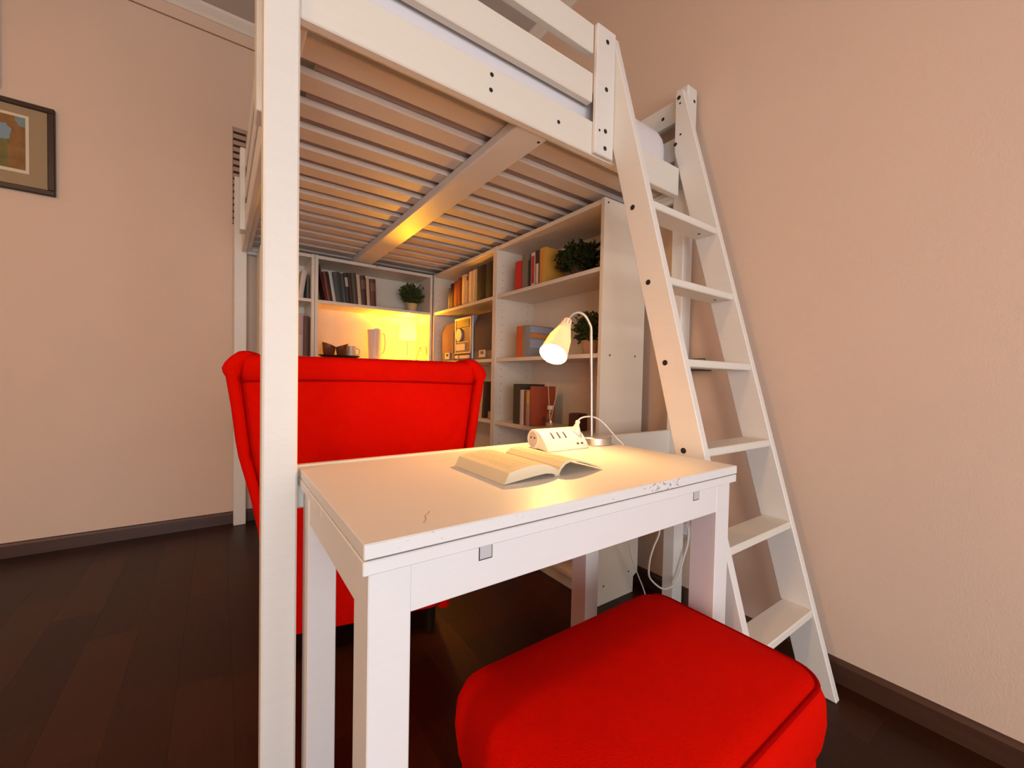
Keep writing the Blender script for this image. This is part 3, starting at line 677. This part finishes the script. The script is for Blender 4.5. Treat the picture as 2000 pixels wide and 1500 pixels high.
# ================================================================== ON THE TABLE
# open paperback lying face up
ob = thing('open_book', 'open paperback lying face up on the white table', 'book', (.507, -.225, TZ))
bz = TZ+.0006
lp = [(.3715, .0), (.3735, .0008), (.41, .0045), (.45, .0085), (.475, .010), (.492, .008), (.505, .0022), (.5085, .003), (.509, .012), (.500, .0185), (.485, .0255), (.465, .030), (.44, .0305), (.41, .0275), (.3825, .0215)]
rp = [(.509, .003), (.5115, .0035), (.518, .014), (.530, .0235), (.545, .0275), (.565, .0255), (.590, .0195), (.615, .0115), (.6425, .0022), (.6435, .0026), (.643, .0035), (.616, .0135), (.590, .0225), (.566, .0295), (.545, .0315), (.528, .028), (.515, .0195), (.5095, .012)]
def page_mat():
    m = bpy.data.materials.new('printed_pages'); m.use_nodes = True; nt = m.node_tree; b = nt.nodes['Principled BSDF']; b.inputs['Roughness'].default_value = .9
    tc = nt.nodes.new('ShaderNodeTexCoord'); sp = nt.nodes.new('ShaderNodeSeparateXYZ'); nt.links.new(tc.outputs['Object'], sp.inputs[0])
    def mth(op, a, b_=None, c=None):
        n = nt.nodes.new('ShaderNodeMath'); n.operation = op
        for i, v in enumerate((a, b_, c)):
            if v is None: continue
            if isinstance(v, (int, float)): n.inputs[i].default_value = v
            else: nt.links.new(v, n.inputs[i])
        return n.outputs[0]
    ln = mth('GREATER_THAN', mth('SINE', mth('MULTIPLY', sp.outputs['Y'], 1050)), .2)
    ax = mth('ABSOLUTE', sp.outputs['X']); inx = mth('MULTIPLY', mth('GREATER_THAN', ax, .02), mth('LESS_THAN', ax, .112))
    iny = mth('LESS_THAN', mth('ABSOLUTE', sp.outputs['Y']), .082)
    nz = nt.nodes.new('ShaderNodeTexNoise'); nz.inputs['Scale'].default_value = 260; nt.links.new(tc.outputs['Object'], nz.inputs[0])
    wd_ = mth('GREATER_THAN', nz.outputs['Fac'], .47)
    top = mth('GREATER_THAN', sp.outputs['Z'], .006)
    f = mth('MULTIPLY', mth('MULTIPLY', mth('MULTIPLY', ln, inx), mth('MULTIPLY', iny, wd_)), mth('MULTIPLY', top, .42))
    mx = nt.nodes.new('ShaderNodeMix'); mx.data_type = 'RGBA'; mx.inputs[6].default_value = (.76, .66, .46, 1); mx.inputs[7].default_value = (.30, .22, .15, 1)
    nt.links.new(f, mx.inputs[0]); nt.links.new(mx.outputs[2], b.inputs['Base Color'])
    return m
M_PRINT = page_mat()
obj('left_pages', prism([(a, bz+z) for a, z in lp], 'y', -.3270, -.1260), M_PRINT, ob)
obj('right_pages', prism([(a, bz+z) for a, z in rp], 'y', -.3265, -.1265), M_PRINT, ob)
obj('spine', boxbm(.500, .516, -.3255, -.1275, bz-.0002, bz+.003, .0005), mat('paperback_cover', (.60, .52, .42), .6), ob)

# desk power strip
ps = thing('power_strip', 'white wedge-shaped desk power strip with USB ports beside the lamp base', 'power strip', (.751, -.05, TZ))
cy, cz, rr = -.036, TZ+.0295, .0285
prof = [(-.103, TZ+.0006), (-.1035, TZ+.004)]
for t in range(1, 7):
    u = t/7; prof.append((-.1035+u*(.1035-.050), TZ+.004+(cz+rr-.003-TZ-.004)*(1-(1-u)**1.55)))
for a in range(100, -100, -20): prof.append((cy+rr*math.cos(R(a)), cz+rr*math.sin(R(a))))
prof += [(-.046, TZ+.0022), (-.060, TZ+.006), (-.078, TZ+.005), (-.095, TZ+.0008)]
PX0, PX1 = .672, .832
M_PSW = mat('power_strip_white', (.84, .77, .77), .35)
psb = obj('housing', prism(prof, 'x', PX0, PX1, .0012), M_PSW, ps, smooth=35)
so = obj('socket', lathe([(.0245, 0), (.0245, .0015), (.0215, .0025), (.0205, -.0005)], (PX0, cy, cz), 28, (-1, 0, 0)), M_PSW, ps, smooth=35)
obj('socket_well', lathe([(.0203, 0), (.0203, .0012)], (PX0, cy, cz), 28, (-1, 0, 0)), mat('socket_grey', (.50, .47, .50), .5), so)
for dy in (-.008, .008): obj('contact', lathe([(.0028, 0), (.0028, .0012)], (PX0-.0011, cy+dy, cz+.004), 10, (-1, 0, 0)), M_DPL, so)
# slanted top face frame for slots and ports
pa, pb = Vector((0, prof[2][0], prof[2][1])), Vector((0, prof[6][0], prof[6][1]))
def onface(x, s):   # s in 0..1 from the front lip to the ridge, along the real profile
    pts = prof[1:9]; k = s*(len(pts)-1); i = min(int(k), len(pts)-2); f = k-i
    y = pts[i][0]*(1-f)+pts[i+1][0]*f; z = pts[i][1]*(1-f)+pts[i+1][1]*f
    d = Vector((0, pts[i+1][0]-pts[i][0], pts[i+1][1]-pts[i][1])).normalized()
    return Vector((x, y, z)), d, Vector((0, -d.z, d.y))
def slot(name, x, s0, s1, w, m):
    a, d, n = onface(x, s0); c_, _, _ = onface(x, s1)
    b = bmesh.new(); q = []
    for p_ in (a, c_):
        for dx in (-w/2, w/2):
            for h_ in (-.001, .0008): q.append(b.verts.new(p_+Vector((dx, 0, 0))+n*h_))
    for f in ((0, 1, 3, 2), (4, 6, 7, 5), (0, 4, 5, 1), (2, 3, 7, 6), (0, 2, 6, 4), (1, 5, 7, 3)): b.faces.new([q[i] for i in f])
    return obj(name, b, m, ps)
M_SLOT = mat('slot_dark', (.05, .035, .045), .6)
for x_ in (.712, .736, .760):
    slot('socket_slot', x_,   .42, .58, .006, M_SLOT); slot('socket_slot', x_, .58, .74, .006, M_SLOT)
for x_ in (.794, .811): slot('usb_port', x_, .13, .19, .009, M_SLOT)
# plug and lamp cable rising out of the strip
pg = thing('power_plug', 'white plug and cable arching from the power strip over the lamp base', 'cable', (.80, -.06, TZ+.05))
p0, d0, n0 = onface(.806, .62)
p0 = p0+n0*.0003
tip = Vector((.8465, -.040, .8155))
pd = (tip-p0)
b = lathe([(.015, 0), (.0155, .006), (.0125, .014), (.0085, .026), (.0055, .038), (.0075, .039), (.0075, .044), (.0035, .046)], p0, 16, pd)
ln_ = pd.length
for v in b.verts:
    t = (v.co-p0).dot(pd.normalized()); v.co += pd.normalized()*(t*(ln_/.046)-t)
obj('plug', b, M_CABLE, pg, smooth=40)
obj('cord', tube([tip, (.858, -.038, .8235), (.883, -.037, .8285), (.918, -.040, .8265), (.945, -.050, .8120), (.960, -.068, .7880), (.9715, -.092, .7600), (.9800, -.112, .7400), (.9835, -.112, .7100), (.9835, -.09, .6700), (.984, -.05, .655)], .0026, 8, smooth=2), M_CABLE, pg, smooth=True)

# desk lamp
dl = thing('desk_lamp', 'lit desk lamp with a white cone shade and silver gooseneck on the table', 'lamp', (.912, -.046, TZ))
bc = Vector((.9125, -.047, TZ+.0005))
obj('lamp_base', lathe([(.055, 0), (.0565, .002), (.0565, .022), (.054, .025), (.02, .0255)], bc, 40), M_STEEL, dl, smooth=35)
rv = Vector((.8152, -.5792, 0)); tv = Vector((-.5792, -.8152, 0))
pole0 = Vector((.9065, -.0425, TZ+.025)); pole1 = Vector((.905, -.032, 1.088))
obj('pole', tube([pole0, pole1], .0048, 12), M_STEEL, dl, smooth=40)
neck = [pole1, (0.9039, -0.0312, 1.1145), (0.8949, -0.0292, 1.1319), (0.8811, -0.0262, 1.1504), (0.8615, -0.0205, 1.1595), (0.8427, -0.0147, 1.1550), (0.8293, -0.0117, 1.1434), (0.8200, -0.0117, 1.1281)]
obj('gooseneck', tube(neck, .0043, 12, smooth=2), mat('gooseneck_steel', (.66, .62, .54), .38, metal=.75), dl, smooth=40)
hn = Vector((0.8200, -0.0116, 1.1313)); ho = Vector((0.7252, -0.0544, 1.0191))      # shade neck and centre of the opening
hax = (ho-hn).normalized(); hl = (ho-hn).length
sprof = [(.006, 0), (.0135, .002), (.0155, .012), (.0175, .030), (.0195, .034), (.026, .06), (.034, .085), (.0405, hl-.012), (.0425, hl), (.0413, hl), (.039, hl-.012), (.0325, .085), (.0245, .06), (.017, .036), (.012, .034)]
hs = obj('lamp_shade', lathe(sprof, hn, 40, hax, cap=False), M_LSHADE, dl, smooth=50)
for k in range(10):   # ventilation slots around the collar
    t_ = hax.cross(Vector((0, 0, 1))).normalized(); q_ = hax.cross(t_); a = 2*math.pi*k/10
    e = t_*math.cos(a)+q_*math.sin(a)
    obj('vent_slot', tube([hn+hax*.010+e*.0153, hn+hax*.028+e*.0173], .0011, 5), mat('slot_shadow', (.30, .20, .13), .7), hs)
obj('light_bulb', lathe([(.010, .036), (.013, .045), (.018, .056), (.019, .066), (.012, .076), (.004, .079)], hn, 24, hax), mat('lit_bulb_warm', (1, .95, .85), .4, emit=(1, .78, .42), estr=14), dl, smooth=True)
ll = point('desk_lamp_light', (0, 0, 0), 15, (1, .50, .14), .016); ll.parent = dl; ll.location = (hn+hax*(hl-.018))-wloc(dl)

# ================================================================== CABLES UNDER THE TABLE
cl = thing('looped_cable', 'thick white cable hanging in a loop beside the right front bed post', 'cable', (1.47, .07, 0))
obj('cord', tube([(1.44, .075, .42), (1.425, .06, .375), (1.393, .03, .331), (1.361, .03, .285), (1.337, .03, .239), (1.329, .03, .189), (1.334, .025, .158), (1.352, .0, .132), (1.375, -.018, .123), (1.43, -.022, .131), (1.465, -.022, .175), (1.487, -.022, .222), (1.518, -.020, .272), (1.528, -.015, .33), (1.530, .0, .35)], .0036, 8, smooth=2), M_CABLE, cl, smooth=True)
c2 = thing('thin_cable', 'thin white cable hanging in front of the bookcase end panel', 'cable', (1.33, .12, 0))
obj('cord', tube([(1.27, .15, .45), (1.280, .12, .33), (1.289, .10, .291), (1.312, .10, .22), (1.351, .10, .144), (1.385, .10, .085), (1.405, .10, .045), (1.420, .10, .006), (1.46, .11, .0035), (1.50, .12, .0035)], .0026, 8, smooth=2), M_CABLE, c2, smooth=True)
sk = thing('wall_socket', 'small white wall socket block behind the table leg', 'socket', (RX, 0, .29))
box('socket_plate', RX-.010, RX, -.045, .04, .285, .365, M_WPL, sk, .003)
box('adapter', RX-.018, RX-.010, -.03, .025, .30, .35, M_WPL, sk, .004)

# ================================================================== ON THE WALLS
pic = thing('framed_painting', 'dark framed painting of a stone arch on the back wall at left', 'painting', (-.94, BY-.01, 1.82))
fx0, fx1, fz0, fz1, fw_ = -1.125, -.757, 1.826, 2.262, .026
for a in ((fx0, fx1, fz1-fw_, fz1), (fx0, fx1, fz0, fz0+fw_), (fx0, fx0+fw_, fz0+fw_, fz1-fw_), (fx1-fw_, fx1, fz0+fw_, fz1-fw_)):
    box('frame_bar', a[0], a[1], BY-.024, BY-.0005, a[2], a[3], M_FRAME, pic, .003)
box('passepartout', fx0+fw_, fx1-fw_, BY-.014, BY-.0006, fz0+fw_, fz1-fw_, M_PASS, pic, 0)
box('inner_mount', -1.036, -.846, BY-.0155, BY-.0138, 1.912, 2.196, M_CREAM, pic, 0)
def paint_mat():
    m = bpy.data.materials.new('arch_painting'); m.use_nodes = True; nt = m.node_tree; b = nt.nodes['Principled BSDF']; b.inputs['Roughness'].default_value = .8
    tc = nt.nodes.new('ShaderNodeTexCoord'); nz = nt.nodes.new('ShaderNodeTexNoise'); nz.inputs['Scale'].default_value = 22; nz.inputs['Detail'].default_value = 5
    nt.links.new(tc.outputs['Object'], nz.inputs[0])
    sp = nt.nodes.new('ShaderNodeSeparateXYZ'); nt.links.new(tc.outputs['Object'], sp.inputs[0])
    def mth(op, a, b_=None):
        n = nt.nodes.new('ShaderNodeMath'); n.operation = op
        for i, v in enumerate((a, b_)):
            if v is None: continue
            if isinstance(v, (int, float)): n.inputs[i].default_value = v
            else: nt.links.new(v, n.inputs[i])
        return n.outputs[0]
    x, z = sp.outputs['X'], sp.outputs['Z']        # origin at the painting's base, 0.18 wide, 0.27 tall
    nf = mth('MULTIPLY', mth('SUBTRACT', nz.outputs['Fac'], .5), .05)
    zz = mth('ADD', z, nf); xx = mth('ADD', mth('ABSOLUTE', x), nf)
    inside = mth('LESS_THAN', mth('ADD', mth('POWER', mth('DIVIDE', xx, .028), 2), mth('POWER', mth('DIVIDE', mth('MAXIMUM', mth('SUBTRACT', zz, .20), 0), .032), 2)), 1)
    stone = mth('LESS_THAN', mth('ADD', zz, mth('MULTIPLY', mth('MAXIMUM', mth('SUBTRACT', xx, .03), 0), 1.6)), .30)
    def mix(f, a, b_):
        n = nt.nodes.new('ShaderNodeMix'); n.data_type = 'RGBA'; nt.links.new(f, n.inputs[0])
        for i, v in ((6, a), (7, b_)):
            if isinstance(v, tuple): n.inputs[i].default_value = (*v, 1)
            else: nt.links.new(v, n.inputs[i])
        return n.outputs[2]
    sky = mix(nz.outputs['Fac'], (.06, .14, .16), (.26, .36, .34)); st_ = mix(nz.outputs['Fac'], (.10, .07, .02), (.44, .19, .06))
    c_ = mix(stone, sky, st_)
    view = mix(mth('GREATER_THAN', zz, .16), mix(nz.outputs['Fac'], (.05, .05, .015), (.30, .24, .07)), (.22, .31, .36))
    nt.links.new(mix(inside, c_, view), b.inputs['Base Color'])
    return m
pm = obj('painting', boxbm(-1.022, -.858, BY-.0172, BY-.0154, 1.928, 2.182, 0), paint_mat(), None)
pm.parent = pic; pm.location = Vector((-.94, BY-.0163, 1.905))-pic.location
me = pm.data
for v in me.vertices: v.co.z += .023
# a second dark frame just entering the picture above the painting
p2 = thing('picture_frame', 'dark brown frame above the painting, cut by the left picture edge', 'frame', (-1.1, BY-.01, 2.30))
for a in ((-1.35, -.9425, 2.86, 2.885), (-1.35, -.9425, 2.30, 2.325), (-1.35, -1.325, 2.325, 2.86), (-.9675, -.9425, 2.325, 2.86)): box('frame_bar', a[0], a[1], BY-.02, BY-.0005, a[2], a[3], mat('brown_frame', (.12, .05, .03), .5), p2, .003)
box('backing', -1.325, -.9675, BY-.012, BY-.0006, 2.325, 2.86, M_PASS, p2, 0)
# wall vent with horizontal slots
vt = thing('wall_vent', 'slotted vent grille on the back wall above the far bed post', 'vent', (.026, BY-.006, 1.87))
box('vent_back', -.006, .060, BY-.0025, BY-.0004, 1.87, 2.458, M_BLACK, vt, 0)
for k in range(15):
    z = 1.872+k*.0402
    box('vent_slat', -.006, .060, BY-.008, BY-.002, z, z+.026, M_VENT, vt, .001)
for a, b_ in ((-.010, -.006), (.060, .064)): box('vent_edge', a, b_, BY-.009, BY-.0004, 1.868, 2.462, M_VENT, vt, .001)
# small dark shelf with a wire gallery on the right wall
wsf = thing('wall_shelf', 'small dark wall shelf with wire gallery behind the ladder', 'shelf', (1.52, -.03, .99))
box('plate', 1.497, RX-.001, -.085, .10, .992, 1.003, M_DPL, wsf, .003)
gal = bmesh.new()
for k in range(9):
    y = -.075+k*.018; tube([(1.502, y+.009*math.cos(R(a)), 1.020+.016*math.sin(R(a))) for a in range(0, 360, 40)], .0016, 5, bm=gal, cyc=False)
tube([(1.502, -.085, 1.003), (1.502, -.078, 1.040), (1.502, .095, 1.040)], .002, 5, bm=gal)
obj('gallery', gal, M_DPL, wsf)
